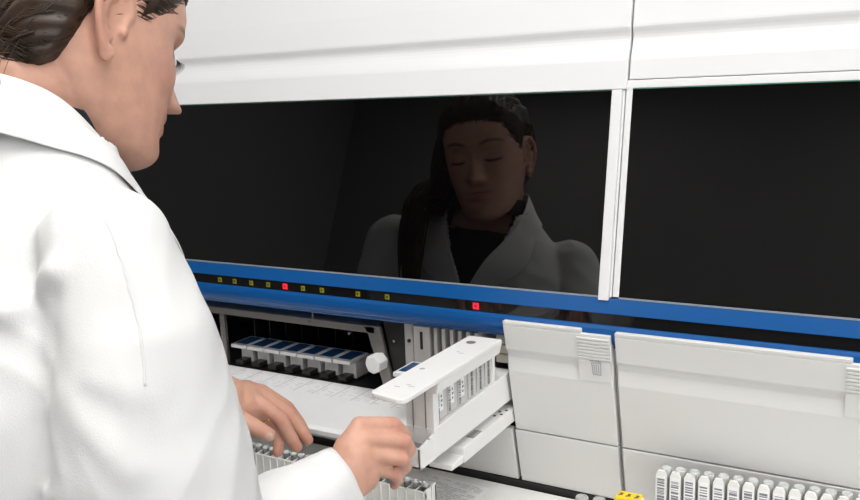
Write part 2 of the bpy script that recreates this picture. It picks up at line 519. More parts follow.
# bracket frame in the bay
br = MB()  # bay parts, carriers and lane marks: earlier layout scaled about the camera, values baked
br.xprism([(.9806, 1.0840), (.9806, 1.0945), (1.0058, 1.0968), (1.0058, 1.0935), (.9848, 1.0915), (.9848, 1.0840)], -1.735, -.6650)
def yprism(mb, prof, y0, y1):
    n = len(prof)
    v = [(x, y0, z) for x, z in prof] + [(x, y1, z) for x, z in prof]
    f = [(i, (i + 1) % n, n + (i + 1) % n, n + i) for i in range(n)] + [tuple(range(n - 1, -1, -1)), tuple(range(n, 2 * n))]
    return mb.add(v, f)
yprism(br, [(-.6860, 1.0938), (-.6565, 1.0955), (-.6321, .9860), (-.6481, .9860), (-.6776, 1.0837)], .9806, .9865)
br = br.build('bracket_frame', M['metal'], AN, bevel=.0008)
pl = MB()
yprism(pl, [(-.6557, 1.1060), (-.6094, 1.1060), (-.6094, .9860), (-.6313, .9860)], .9882, .9950)
sp = pl.build('side_plate', M['divider'], AN)
def screw(x, y, z, parent, r=.0023):
    a = MB()
    a.tube([(x, y, z), (x, y - .0022, z)], [r, r * .9], seg=12)
    a.build('screw', M['screw'], parent)
screw(-.6363, .9882, 1.0749, sp); screw(-.6262, .9882, 1.0286, sp); screw(-.7828, .9806, 1.0909, br, .0017); screw(-.7096, .9806, 1.0800, br, .0024)
MB().box(-.7794, -.7774, .9814, .9840, 1.0940, 1.1090).build('bracket_pin', M['metal'], br)
MB().box(-1.0109, -.9999, 1.0227, 1.0286, .9825, 1.0926).build('bracket_post', M['metal'], br)
for z in (1.031, 1.048, 1.066):
    screw(-1.0054, 1.0227, z, br, .0018)
kn = MB()
yprism(kn, [(-.6649, 1.0564), (-.6515, 1.0581), (-.6431, 1.0488), (-.6443, 1.0362), (-.6548, 1.0311), (-.6640, 1.0345), (-.6679, 1.0454)], .9562, .9800)
kn.build('lock_knob', M['white'], AN, bevel=.0018, seg=2)
MB().box(-.6690, -.6570, .9900, .9990, .9853, .9930).build('small_stop', M['cream'], AN)
# grey post and the ribbed block
po = MB().box(-.6094, -.5951, .9730, .9781, .9853, 1.1080).build('grey_post', M['grey'], AN, bevel=.0008)
MB().tube([(-.6018, .9732, 1.0833), (-.6018, .9715, 1.0833)], .0027, 12).build('hole', M['bay'], po)
rbk = MB().box(-.5917, -.5656, .9680, 1.0858, .9853, 1.1075).build('ribbed_block', M['grey'], AN, bevel=.001)
MB().box(-.5808, -.5766, .9673, .9690, 1.0749, 1.1002).build('slot', M['bay'], rbk)
for k in range(6):
    x = -.5589 + k * .0126
    MB().box(x, x + .0050, .9680, 1.0858, 1.0200, 1.1075).build('rib', M['grey'], rbk)
# slot dividers behind the carriers
for k in range(9):
    x = -.9982 + k * .0355
    MB().box(x - .0009, x + .0009, 1.093, 1.245, .9825, 1.0830).build('slot_divider', M['divider'], AN)
MB().box(-1.735, -.69, 1.254, 1.262, .9825, 1.107).build('slot_back', M['divider'], AN)
# cream stops between drawer and waste door
for k in range(3):
    MB().box(-.4740, -.4520, .988, 1.020, 1.0640 + k * .0135, 1.0760 + k * .0135).build('cream_stop', M['cream'], AN, bevel=.001)
# slide rail carrying the drawer
sl = MB()
sl.box(-.4840, -.4490, .842, 1.060, .9830, 1.0030)
sl.xprism([(.812, .9850), (.812, .9920), (.842, .9935), (.842, .9830)], -.4815, -.4505)
sl.box(-.4820, -.4660, .850, 1.040, 1.0025, 1.0125)
sl = sl.build('slide_rail', M['white'], AN, bevel=.0012)
MB().box(-.4620, -.4520, .872, .896, 1.0029, 1.0034).build('rail_label', M['labelshade'], sl)
rr = MB()
for k in range(3): rr.box(-.4608 + k * .0030, -.4590 + k * .0030, .875, .893, 1.0033, 1.0036)
rr.build('rail_label_print', M['inkgrey'], sl)
hl = MB()
for x, y in ((-.4540, .958), (-.4600, .966), (-.4540, .974), (-.460, .950)):
    hl.lathe([(.0022, 0), (.0022, .0006)], (x, y, 1.0028), 10)
hl.build('rail_hole', M['bay'], sl)

# ---------------------------------------------------------- reagent drawer
DR = empty('reagent_drawer', (-.470, .85, 1.0125), 'white narrow drawer pulled out beside the waste door, held by its front', 'drawer')
out = [(-.4905, .9420), (-.4905, .7150), (-.4890, .7090), (-.4850, .7065), (-.4520, .7005), (-.4460, .7020), (-.4432, .7080), (-.4432, .9420)]
tp = MB().zprism(out, 1.1065, 1.1120).build('top_plate', M['white'], DR, bevel=.0012)
for (x, y, m) in ((-.4770, .797, 'label'), (-.4735, .914, 'brown')):
    MB().lathe([(.0058, 0), (.0064, .0004), (.0058, .0007)], (x, y, 1.1118), 24).build('round_recess', M[m], tp)
MB().lathe([(.0034, 0), (.0034, .0002)], (-.4770, .797, 1.1124), 20).build('recess_centre', M['inkgrey'], tp)
for (x, y, w, h) in ((-.4720, .872, .004, .0012), (-.467, .868, .006, .0012), (-.4620, .740, .008, .0012), (-.466, .744, .006, .0012), (-.4760, .734, .007, .0012)):
    MB().box(x, x + w, y, y + h, 1.1118, 1.1122).build('embossed_mark', M['inkgrey'], tp)
bd = MB()
bd.box(-.4890, -.4590, .7795, .9425, 1.0400, 1.1060)                 # core
bd.xprism([(.7772, 1.0145), (.7772, 1.0500), (.9900, 1.0560), (.9900, 1.0145)], -.4902, -.4520)   # lower wall
bd.box(-.4898, -.4524, .7780, .7900, 1.0400, 1.1064)                 # front post
bd.box(-.4896, -.4540, .9350, .9430, 1.0400, 1.1064)
bd.add([(-.4436, .776, 1.1066), (-.4436, .9425, 1.1066), (-.4470, .9425, 1.0925), (-.4470, .776, 1.0925),
        (-.4600, .776, 1.1066), (-.4600, .9425, 1.1066), (-.4600, .9425, 1.0925), (-.4600, .776, 1.0925)],
       [(0, 1, 2, 3), (4, 7, 6, 5), (0, 3, 7, 4), (1, 5, 6, 2), (3, 2, 6, 7), (0, 4, 5, 1)])
bd = bd.build('drawer_body', M['white'], DR, bevel=.001)
MB().box(-.4592, -.4580, .7900, .9350, 1.0520, 1.0935).build('window_strip', M['window'], DR)
rng = random.Random(8)
for k, y in enumerate((.8010, .8280, .8540, .8800, .9040, .9270)):
    m = MB()
    m.box(-.4582, -.4560, y - .0095, y + .0095, 1.0535, 1.0915)
    if k < 3:
        m.cur = 1
        m.box(-.4562, -.4552, y - .0080, y + .0040, 1.0640, 1.0895)
    m.cur = 2
    z = 1.0565 if k else 1.0545
    while z < 1.0880:
        h = rng.choice((.0008, .0014, .0021))
        m.box(-.4562, -.4548, y - .0082 if k < 3 else y - .0026, y - .0050 if k < 3 else y + .0010, z, z + h)
        z += h + rng.choice((.0008, .0011, .0017))
    if k < 3:
        for j in range(3):
            m.box(-.4562, -.4548, y - .0015, y + .0012 + .0008 * (j % 2), 1.0690 + j * .0055, 1.0718 + j * .0055)
    m.build('barcode_label', [M['window'], M['label'], M['inkmid']], DR)
for x in (-.4800, -.4635):
    MB().box(x, x + .0008, .7772, .7782, 1.0430, 1.1050).build('post_seam', M['brown'], bd)
hd = MB()
hd.box(-.4920, -.4520, .7450, .7490, 1.0140, 1.0385)                  # lip the fingers hook
hd.box(-.4920, -.4520, .7450, .7790, 1.0140, 1.0175)
hd.add([(-.4525, .745, 1.0385), (-.4525, .780, 1.0450), (-.4525, .780, 1.0140), (-.4525, .745, 1.0140),
        (-.4560, .745, 1.0385), (-.4560, .780, 1.0450), (-.4560, .780, 1.0140), (-.4560, .745, 1.0140)],
       [(0, 1, 2, 3), (4, 7, 6, 5), (0, 4, 5, 1), (1, 5, 6, 2), (2, 6, 7, 3), (3, 7, 4, 0)])
hd = hd.build('pull_handle', M['white'], DR, bevel=.0008)
MB().box(-.4900, -.4565, .7500, .7780, 1.0176, 1.0300).build('handle_shade_pad', M['labelshade'], hd)  # dark grey pad in place of the shaded gap inside the handle
MB().lathe([(.0016, 0), (.0016, .0006)], (-.4535, .766, 1.0425), 10).build('handle_dimple', M['grey'], hd)

# ---------------------------------------------------------------- carriers
def make_carrier(label):
    t = empty('sample_carrier', (0, 0, 0), label, 'carrier', 'blue-topped carriers in the bay')
    MB().box(.0042, .0303, .0200, .0655, .0, .0284).build('carrier_body', M['carrier'], t, bevel=.0008)
    MB().box(.0, .0332, .0, .0522, .0278, .0341).build('top_plate', M['white'], t, bevel=.001)
    MB().box(.0042, .0290, .0084, .0470, .0340, .0346).build('blue_insert', M['insert'], t)
    MB().box(.0092, .0252, -.001, .0200, .0, .0072).build('foot', M['divider'], t)
    return t
names = ['blue-topped white carrier at the left end of the row in the dark bay', 'second blue-topped carrier from the left end of the bay row',
         'third blue-topped carrier from the left end of the bay row', 'middle one of the seven blue-topped carriers in the bay row',
         'third blue-topped carrier from the right end of the bay row', 'second blue-topped carrier from the right end of the bay row',
         'blue-topped white carrier at the right end of the row, beside the white lock knob']
proto = make_carrier(names[0])
for k in range(7):
    o = proto if k == 0 else copy_tree(proto)
    o['label'] = names[k]
    o.location = (-.9873 + .0355 * k, 1.0200, .9861)
o = copy_tree(proto)
o['label'] = 'lone blue-topped carrier behind the reagent drawer top, in front of the ribbed grey block'
if 'group' in o: del o['group']
o.location = (-.5930, .9130, 1.0225)
MB().box(-.5840, -.5700, .9380, .9600, .9855, 1.0225).build('added_carrier_stand', M['grey'], AN)  # support added under the lone carrier, which was pushed along the line of sight
for k in range(7):
    MB().box(-.9873 + .0355 * k + .002, -.9873 + .0355 * k + .033, 1.040, 1.090, .9825, .9860).build('carrier_base', M['divider'], AN)

# ------------------------------------------------------------------- bench
BE = empty('workbench', (-.5, .9, 0.0), 'pale grey workbench along the front of the analyzer', 'bench')
MB().xprism([(.705, .8480), (.700, .8550), (.700, .8750), (.705, .8800), (1.0040, .8800), (1.0040, .8480)], -1.60, .60).build('worktop', M['bench'], BE, bevel=.001)
for x in (-1.56, .52):
    for y in (.73, .96):
        MB().box(x, x + .04, y, y + .03, 0.0, .8480).build('leg', M['benchbase'], BE)
def paper(x0, x1, y0, y1, rot, label, z=.8802, seed=1):
    t = empty('printed_sheet', ((x0 + x1) / 2, (y0 + y1) / 2, z), label, 'paper')
    MB().box(x0, x1, y0, y1, z, z + .0005).build('sheet', M['paper'], t)
    g = MB(); rg = random.Random(seed)
    y = y1 - .008
    while y > y0 + .006:
        x = x0 + .008
        while x < x1 - .014:
            w = rg.uniform(.004, .014)
            if rg.random() < .6:
                g.box(x, min(x + w, x1 - .006), y, y + .0013, z + .0004, z + .0007)
            x += w + .0025
        y -= .0042
    g.build('printed_text', M['inkpale'], t)
    t.rotation_euler.z = rot
paper(-.585, -.487, .880, .985, R(-4), 'printed sheet lying on the bench below the reagent drawer', seed=3)

# racks of glass tubes at the front left
def tube_rack(x0, n, label):
    t = empty('tube_rack', (x0, .83, .8800), label, 'rack', 'white tube racks on the bench')
    x1 = x0 + n * .0125 + .004
    m = MB()
    m.box(x0, x1, .819, .846, .880, .888)
    m.box(x0, x1, .819, .8225, .888, .9450)
    m.box(x0, x1, .8425, .846, .888, .9450)
    m.box(x0, x0 + .0025, .819, .846, .888, .9450)
    m.box(x1 - .0018, x1, .819, .828, .888, .9480)
    m.box(x1 - .0018, x1, .836, .846, .888, .9480)
    m.build('rack_body', M['rack'], t, bevel=.0007)
    w = MB()
    for k in range(n + 1):
        w.box(x0 + .0015 + k * .0125 - .0008, x0 + .0015 + k * .0125 + .0008, .8175, .844, .888, .9455)
    w.build('rack_wall', M['rack'], t, bevel=.0004)
    return x1
def make_tube(label, group):
    t = empty('sample_tube', (0, 0, 0), label, 'tube', group)
    MB().lathe([(.0008, 0), (.0030, .0012), (.0042, .004), (.0042, .0605), (.0049, .0610), (.0049, .0635), (.0038, .0635), (.0036, .0400)], (0, 0, 0), 18).build('glass_body', M['tube'], t, smooth=True)
    MB().lathe([(.0033, 0), (.0033, .034)], (0, 0, .0050), 14).build('sample_liquid', M['window'], t)
    return t
tube_rack(-.8015, 12, 'white ridged rack of glass tubes under the left hand')
tube_rack(-.6090, 9, 'white ridged rack of glass tubes below the hand gripping the drawer')
TG = make_tube('x', 'glass tubes standing in the white bench racks')
first = True
for x0, n, lab in ((-.8015, 12, 'clear glass tube in the white rack under the left hand'), (-.6090, 9, 'clear glass tube in the white rack below the gripping hand')):
    for k in range(n):
        o = TG if first else copy_tree(TG)
        first = False
        o['label'] = lab
        o['group'] = 'glass tubes in the rack under the left hand' if n == 12 else 'glass tubes in the rack below the gripping hand'
        o.location = (x0 + .0078 + .0125 * k, .8325, .8883)

# barcoded racks at the front right
def make_barrack(label, seed):
    t = empty('barcoded_rack', (0, 0, 0), label, 'rack', 'narrow barcoded racks in a row')
    m = MB()
    yprism(m, [(-.0064, .0), (.0064, .0), (.0064, .0845), (.0036, .0900), (-.0036, .0900), (-.0064, .0845)], .0, .0045)
    m.box(-.0064, .0064, .0045, .0220, .0, .0100)
    m.box(-.0064, -.0055, .0045, .0220, .0100, .0700)
    m.build('rack_body', M['rack'], t, bevel=.0008)
    g = MB(); rg = random.Random(seed)
    z = .0200
    while z < .0795:
        h = rg.choice((.0007, .0012, .0020, .0028))
        g.box(-.0044, .0044, -.0004, .0003, z, z + h)
        z += h + rg.choice((.0008, .0012, .0020))
    MB().box(-.0052, .0052, -.0002, .0002, .0180, .0830).build('label', M['label'], t)
    g.build('barcode', M['inkmid'], t)
    return t
ordn = ['leftmost', 'second from the left', 'third from the left', 'fourth from the left', 'fifth from the left', 'sixth from the left', 'seventh from the left',
        'eighth from the left', 'ninth from the left', 'tenth from the left', 'eleventh from the left', 'twelfth from the left', 'thirteenth from the left', 'rightmost, cut by the photo edge,']
RK = []
ST = None
for k in range(14):
    nm = ordn[k] + ' narrow white barcoded rack in the row at lower right'
    t = make_barrack(nm, 20 + k)
    x = -.2400 + .0163 * k
    yk = .9490 + .0016 * k
    t.location = (x, yk, .8800)
    if ST is None:
        ST = empty('sample_tube', (0, 0, 0), '', 'tube', 'tubes behind the barcoded racks')
        MB().lathe([(.0010, 0), (.0040, .003), (.0047, .008), (.0047, .0680), (.0060, .0685), (.0060, .0790), (.0050, .0800), (.0044, .0790)], (0, 0, 0), 18).build('glass_body', M['tube'], ST, smooth=True)
        MB().lathe([(.0037, 0), (.0037, .060)], (0, 0, .0050), 14).build('sample_liquid', M['window'], ST)
        s = ST
    else:
        s = copy_tree(ST)
    s['label'] = 'clear tube standing in the ' + ordn[k].replace(',', '') + ' barcoded rack'
    s.location = (x + .0030, yk + .0140, .8902)
# grey stoppered tubes and the yellow tag
for k, (x, y) in enumerate(((-.3215, .900), (-.3010, .903))):
    t = empty('stoppered_tube', (x, y, .8800), ('left' if k == 0 else 'right') + ' one of two grey stoppered tubes beside the yellow tag', 'tube', 'grey stoppered tubes by the yellow tag')
    MB().lathe([(.003, 0), (.006, .003), (.006, .050)], (x, y, .8800), 18).build('tube_body', M['tube'], t, smooth=True)
    MB().lathe([(.0074, .0), (.0078, .002), (.0078, .0100), (.0070, .0116), (.0050, .0116), (.0046, .0106)], (x, y, .9300), 22).build('stopper', M['tubecap'], t)
yt = empty('yellow_tag', (-.2665, .910, .8800), 'yellow tag with dark symbols on a white block at the lower edge', 'tag')
MB().box(-.2830, -.2520, .902, .921, .880, .9465).build('tag_block', M['rack'], yt, bevel=.0015)
MB().box(-.2815, -.2530, .9005, .9195, .9460, .9500).build('tag_top', M['yellow'], yt, bevel=.001)
yg = MB()
for x in (-.2780, -.2690, -.2590):
    yg.box(x, x + .0035, .9075, .9140, .9499, .9503)
    yg.box(x - .0012, x + .001, .9060, .9085, .9499, .9503)
yg.build('tag_symbol', M['ink'], yt)

# ------------------------------------------------------------------ person
PE = empty('person', (-.74, .40, 0.0), 'person in a white lab coat with tied-back brown hair, bending to pull the drawer', 'person')
def evaluated(me, mods):
    o = bpy.data.objects.new('tmp', me)
    COL.objects.link(o)
    for kind, kw in mods:
        m = o.modifiers.new(kind, kind)
        for k, v in kw.items(): setattr(m, k, v)
    dg = bpy.context.evaluated_depsgraph_get()
    dg.update()
    out_ = bpy.data.meshes.new_from_object(o.evaluated_get(dg))
    bpy.data.objects.remove(o)
    return out_
def coords(me):
    a = np.empty(len(me.vertices) * 3, np.float32)
    me.vertices.foreach_get('co', a)
    return a.reshape(-1, 3).astype(float)
def setco(me, a):
    me.vertices.foreach_set('co', a.astype(np.float32).ravel())
    me.update()

# head frame
HY, HP, HR = R(-13.3), R(-23.0), R(-11.5)
cy, sy, cp_, sp_, cr, sr = math.cos(HY), math.sin(HY), math.cos(HP), math.sin(HP), math.cos(HR), math.sin(HR)
HM = np.array([[cy, -sy, 0], [sy, cy, 0], [0, 0, 1]]) @ np.array([[1, 0, 0], [0, cp_, -sp_], [0, sp_, cp_]]) @ np.array([[cr, 0, sr], [0, 1, 0], [-sr, 0, cr]])
HT = np.array([-.712, .562, 1.480]); HS = 1.036
def hw_(p): return (np.atleast_2d(p) * HS) @ HM.T + HT
def hl_(p): return ((np.atleast_2d(p) - HT) @ HM) / HS
H1 = lambda *p: hw_(p)[0]

LV = np.array([  # z, front y, back y, half width
    [-.112, .052, .030, .006], [-.106, .076, .006, .026], [-.098, .087, -.012, .038], [-.086, .0905, -.028, .047], [-.070, .090, -.048, .0555], [-.048, .091, -.066, .0625],
    [-.022, .0905, -.083, .0685], [0, .0885, -.093, .0722], [.025, .0885, -.098, .0745], [.055, .0935, -.0985, .0752],
    [.080, .087, -.093, .0700], [.100, .072, -.080, .0590], [.116, .048, -.058, .0430], [.126, .018, -.030, .0220], [.129, .0, -.012, .006]])
LV[:6, 0] *= .94
def head_surface(na=150, nz=130, grow=0.0):
    zs = np.linspace(LV[0, 0], LV[-1, 0], nz)
    # smooth interpolation of the levels
    def itp(col):
        y = np.interp(zs, LV[:, 0], LV[:, col])
        for _ in range(3):
            y[1:-1] = .25 * y[:-2] + .5 * y[1:-1] + .25 * y[2:]
        return y
    fr_, bk, hw = itp(1), itp(2), itp(3)
    P = np.zeros((nz, na, 3))
    for i, z in enumerate(zs):
        ym = -.012 if z > -.03 else -.012 + (fr_[i] + bk[i]) * .5 * min(1, (-.03 - z) / .06)
        a = np.linspace(0, 2 * np.pi, na, endpoint=False)   # 0 = front
        c, s_ = np.cos(a), np.sin(a)
        e = .86
        x = np.sign(s_) * np.abs(s_) ** e * hw[i]
        y = np.where(c > 0, ym + (fr_[i] - ym) * np.abs(c) ** .88, ym - (ym - bk[i]) * np.abs(c) ** .95)
        P[i] = np.stack([x, y, np.full(na, z)], 1)
    g = lambda x, z, cx, cz, sx, sz: np.exp(-((x - cx) / sx) ** 2 - ((z - cz) / sz) ** 2)
    X, Y, Z = P[..., 0], P[..., 1], P[..., 2]
    front = np.clip((Y - .03) / .03, 0, 1)
    d = np.zeros_like(X)
    for sgn in (-1, 1):
        d += -.0120 * g(X, Z, sgn * .030, .019, .017, .0115)
        d += .0075 * g(X, Z, sgn * .032, .0150, .012, .0080)
        d += .0035 * g(X, Z, sgn * .030, .038, .020, .007)
        d += .0040 * g(X, Z, sgn * .042, -.008, .018, .017)
        d += .0075 * g(X, Z, sgn * .0115, -.0235, .0055, .0065)
        d += -.0022 * g(X, Z, sgn * .033, .0090, .013, .0018)
    # nose ridge
    t = np.clip((.025 - Z) / .045, 0, 1)
    ridge = np.where(Z > -.021, .0015 + .0245 * t ** 1.15, 0)
    ridge *= np.clip((.030 - Z) / .012, 0, 1)
    wid = .0062 + .0050 * t
    under = np.clip((Z + .0315) / .008, 0, 1)
    ridge = np.where(Z <= -.0205, (.0015 + .0245) * under, ridge)
    d += ridge * np.exp(-(X / wid) ** 2)
    d += .0060 * g(X, Z, 0, -.0435, .020, .0045) + .0068 * g(X, Z, 0, -.0560, .017, .0050)
    d -= .0050 * g(X, Z, 0, -.0495, .022, .0016)
    d -= .0030 * g(X, Z, 0, -.0670, .022, .0060)
    d += .0055 * g(X, Z, 0, -.0800, .021, .0110)
    P[..., 1] = Y + d * front
    if grow:
        c0 = np.array([0, -.01, .02])
        v = P - c0
        P = c0 + v * (1 + grow / np.linalg.norm(v, axis=2, keepdims=True))
    return P
def grid_to_mb(mb, P):
    nz, na, _ = P.shape
    vs = [tuple(p) for p in P.reshape(-1, 3)]
    fs = [(i * na + k, i * na + (k + 1) % na, (i + 1) * na + (k + 1) % na, (i + 1) * na + k) for i in range(nz - 1) for k in range(na)]
    fs += [tuple(range(na - 1, -1, -1)), tuple(range((nz - 1) * na, nz * na))]
    mb.add(vs, fs)
body = MB()
HG = head_surface()
grid_to_mb(body, hw_(HG.reshape(-1, 3)).reshape(HG.shape))
for sgn in (-1, 1):          # ears
    def E_(x, y, z): return H1(sgn * x, y, z)
    rim = [(.0705, .004, .002), (.0725, .009, .014), (.0745, .004, .027), (.0780, -.008, .0345), (.0825, -.020, .0320), (.0855, -.0275, .022), (.0865, -.029, .008),
           (.0845, -.0255, -.006), (.0810, -.0195, -.018), (.0770, -.0125, -.028)]
    pts = [E_(*p) for p in rim]
    body.chain(pts, [.0040, .0040, .0040, .0042, .0044, .0044, .0042, .0042, .0046, .0050], seg=10)
    body.ball(E_(.0755, -.0085, -.0300), (.0046, .0078, .0088), HM.T, 14)      # lobe
    anti = [(.0765, -.010, .024), (.0785, -.018, .014), (.0785, -.0205, .002), (.0768, -.0165, -.009), (.0745, -.0075, -.0165)]
    body.chain([E_(*p) for p in anti], [.0032, .0034, .0034, .0034, .0034], seg=10)
    body.ball(E_(.0720, .0040, -.0040), (.0052, .0046, .0062), HM.T, 12)      # tragus
    for a in rim[3:]:
        body.cone(E_(*a), .0028, E_(.0700, -.0120, a[2] * .55), .0040, 8)      # bowl of the ear back to the skull
NB = np.array([-.725, .503, 1.395])
body.chain([NB + np.array([-.002, -.018, -.06]), NB, H1(0, -.036, -.060), H1(0, -.030, -.020)], [.066, .0575, .0560, .056], 24)
TF = np.array([math.sin(R(15)), math.cos(R(15)), 0.0]); TR = np.array([math.cos(R(15)), -math.sin(R(15)), 0.0])
SR_ = np.array([-.547, .446, 1.308]); SL_ = SR_ - TR * .37
MID = (SR_ + SL_) / 2
def tc(z):      # spine centre at height z
    pts = [(0.45, -.755, .385), (.85, -.750, .395), (1.0, -.745, .425), (1.1, -.738, .448), (1.22, -.732, .468), (1.337, MID[0], MID[1]), (1.42, NB[0] + .0, NB[1] - .005)]
    zz = [p[0] for p in pts]
    return np.array([np.interp(z, zz, [p[1] for p in pts]), np.interp(z, zz, [p[2] for p in pts]), z])
def tl(z, hw, hd): return (tc(z), TR, TF, hw, hd)
body.loft([tl(.80, .15, .10), tl(.90, .165, .115), tl(1.0, .135, .095), tl(1.1, .130, .095), tl(1.22, .150, .102), tl(1.30, .148, .070), tl(1.36, .095, .050), tl(1.40, .06, .050)])
ER_ = np.array([-.525, .437, 1.024]); WR_ = at(344, 482, .850)
EL_ = SL_ + np.array([.035, -.01, -.275]); WL_ = at(225, 398, .945)
body.chain([SR_ + TR * -.03 + np.array([0, 0, -.02]), ER_, ER_ + (WR_ - ER_) * .35, WR_], [.040, .036, .038, .0255])
body.chain([SL_ + TR * .03 + np.array([0, 0, -.02]), EL_, EL_ + (WL_ - EL_) * .35, WL_], [.040, .036, .038, .0255])
HIP = tc(.85)
for sgn in (-1, 1):
    h = HIP + TR * sgn * .085 + np.array([0, 0, -.02])
    k = h + TF * .02 + np.array([0, 0, -.38]); a = k + np.array([0, 0, -.37]) - TF * .02
    body.chain([h, k, a], [.078, .052, .036])
    body.chain([a + np.array([0, 0, -.03]), a + TF * .14 + np.array([0, 0, -.045])], [.032, .022])

def hand(wrist, fingers, thumb, rads, palm_r, trad, nrm):
    """fingers: four joint lists mcp, pip, dip, tip; palm filled from wrist to the knuckles"""
    nrm = np.array(nrm, float); nrm /= np.linalg.norm(nrm)
    for i, j in enumerate(fingers):
        r = rads[i]
        w = wrist + (j[0] - wrist) * .10
        body.chain([w, wrist + (j[0] - wrist) * .55, j[0]], [palm_r, palm_r * .86, r * 1.24], 12)
        body.chain(j, [r * 1.20, r * 1.06, r * .96, r * .84], 12)
    for i in range(3):
        a, b = fingers[i][0], fingers[i + 1][0]
        body.cone(wrist + (a - wrist) * .75 - nrm * .003, palm_r * .62, wrist + (b - wrist) * .75 - nrm * .003, palm_r * .62, 10)
    body.chain(thumb, trad, 12)
rf = [[at(359, 425, .864), at(394, 424, .884), at(405, 435, .902), at(401, 444, .916)],
      [at(364, 439, .857), at(404, 441, .876), at(410, 450, .896), at(403, 457, .912)],
      [at(369, 454, .857), at(402, 459, .872), at(406, 467, .892), at(400, 472, .906)],
      [at(375, 468, .862), at(394, 474, .878), at(398, 480, .891), at(394, 485, .902)]]
hand(WR_, rf, [WR_ + (rf[0][0] - WR_) * .15 + FWD * .014, at(356, 438, .884), at(379, 437, .908), at(396, 444, .925)], [.0075, .0077, .0074, .0063], .0235, [.017, .0145, .0115, .0085], -FWD)
lf = [[at(259, 406, .956), at(273, 423, .966), at(279, 440, .966), at(278, 452, .962)],
      [at(252, 398, .955), at(279, 417, .958), at(290, 436, .960), at(297, 447, .962)],
      [at(258, 392, .972), at(288, 413, .978), at(301, 430, .978), at(308, 440, .976)],
      [at(262, 391, .990), at(288, 407, 1.00), at(299, 421, 1.005), at(305, 431, 1.005)]]
lth = [at(226, 411, .930), at(240, 420, .922), at(256, 428, .922), at(269, 435, .926)]
hand(WL_, lf, lth, [.0076, .0082, .0080, .0068], .0195, [.0125, .0110, .0095, .0080], -DWN)
body.chain([WL_ + (lf[0][0] - WL_) * .5 + DWN * .012, at(257, 417, .968), at(264, 421, .975)], [.014, .0115, .009], 12)
VOX = .0021
bme = evaluated(body.mesh('body_src'), [('REMESH', dict(mode='VOXEL', voxel_size=VOX, adaptivity=0.0)), ('SMOOTH', dict(factor=.5, iterations=3))])
bme.name = 'body'
bc = coords(bme)
# colour: base skin with lips, cheeks, brows, lashes, nails as the person has them
base = np.array([.635, .350, .255])
tone = np.tile(base, (len(bc), 1))
L = hl_(bc)
inhead = (np.abs(L[:, 0]) < .10) & (np.abs(L[:, 1]) < .14) & (L[:, 2] > -.115) & (L[:, 2] < .14)
def blend(w, col):
    w = np.clip(w, 0, 1)[:, None]
    tone[:] = tone * (1 - w) + np.array(col) * w
fr_ = inhead & (L[:, 1] > .045)
X, Y, Z = L[:, 0], L[:, 1], L[:, 2]
G = lambda cx, cz, sx, sz: np.exp(-((X - cx) / sx) ** 2 - ((Z - cz) / sz) ** 2)
for s_ in (-1, 1):
    blend(fr_ * .45 * G(s_ * .045, -.012, .022, .02), (.60, .27, .21))
    brow_z = .036 + .006 * np.clip(1 - ((np.abs(X) - .034) / .022) ** 2, 0, 1)
    blend(fr_ * (np.sign(X) == s_) * np.exp(-((Z - brow_z) / .0030) ** 4) * np.exp(-((np.abs(X) - .033) / .020) ** 6) * .8, (.10, .055, .035))
    lash_z = .0090 + .003 * np.clip(1 - ((np.abs(X) - .032) / .014) ** 2, 0, 1) * -1
    blend(fr_ * (np.sign(X) == s_) * np.exp(-((Z - lash_z) / .0020) ** 4) * np.exp(-((np.abs(X) - .032) / .0145) ** 6) * .95, (.02, .012, .010))
    blend(inhead * (np.sign(X) == s_) * np.clip((np.abs(X) - .077) / .008, 0, 1) * .35, (.62, .27, .20))
blend(fr_ * .75 * G(0, -.050, .023, .0095) ** 1.0, (.50, .17, .15))
blend(fr_ * .35 * G(0, -.018, .010, .010), (.60, .27, .21))
def near(p, r, col, w=.9):
    d = np.linalg.norm(bc - np.array(p), axis=1)
    blend((np.clip(1 - d / r, 0, 1) > 0) * w * np.clip((1 - d / r) * 4, 0, 1), col)
for j in (rf + lf):            # knuckles and finger tips are redder
    near(j[1], .013, (.60, .27, .21), .45); near(j[3], .013, (.60, .26, .20), .5)
tdir = lth[3] - lth[2]; tdir /= np.linalg.norm(tdir)
near(lth[3] + tdir * .003 - FWD * .0085, .0062, (.72, .50, .44), .9)
at_ = bme.color_attributes.new('tone', 'FLOAT_COLOR', 'POINT')
at_.data.foreach_set('color', np.hstack([tone, np.ones((len(bc), 1))]).astype(np.float32).ravel())
bme.materials.clear(); bme.materials.append(M['skin'])
for p in bme.polygons: p.use_smooth = True
link('body', bme, PE)

# lashes standing off the lid
for s_ in (-1, 1):
    ls = MB()
    for k in range(14):
        t = k / 13
        x = s_ * (.021 + .024 * t)
        p = np.array([x, .0850 - .010 * t * t, .0080 + .001 * math.sin(t * 3)])
        q = p + np.array([s_ * .004 * t, .0075, -.003])
        ls.tube([H1(*p), H1(*((p + q) / 2 + np.array([0, 0, -.0008]))), H1(*q)], [.0004, .0003, .0001], 4)
    ls.build('eyelashes', M['hair'], PE)

# ring on the left hand
rc = lf[0][0] + (lf[0][1] - lf[0][0]) * .62
rt = lf[0][1] - lf[0][0]; rt /= np.linalg.norm(rt)
a_ = np.cross(rt, [0, 0, 1.0]); a_ /= np.linalg.norm(a_); b_ = np.cross(rt, a_)
MB().tube([rc + .0094 * (math.cos(t) * a_ + math.sin(t) * b_) for t in np.linspace(0, 2 * math.pi, 33)], .0011, 8).build('ring', M['gold'], PE, smooth=True)

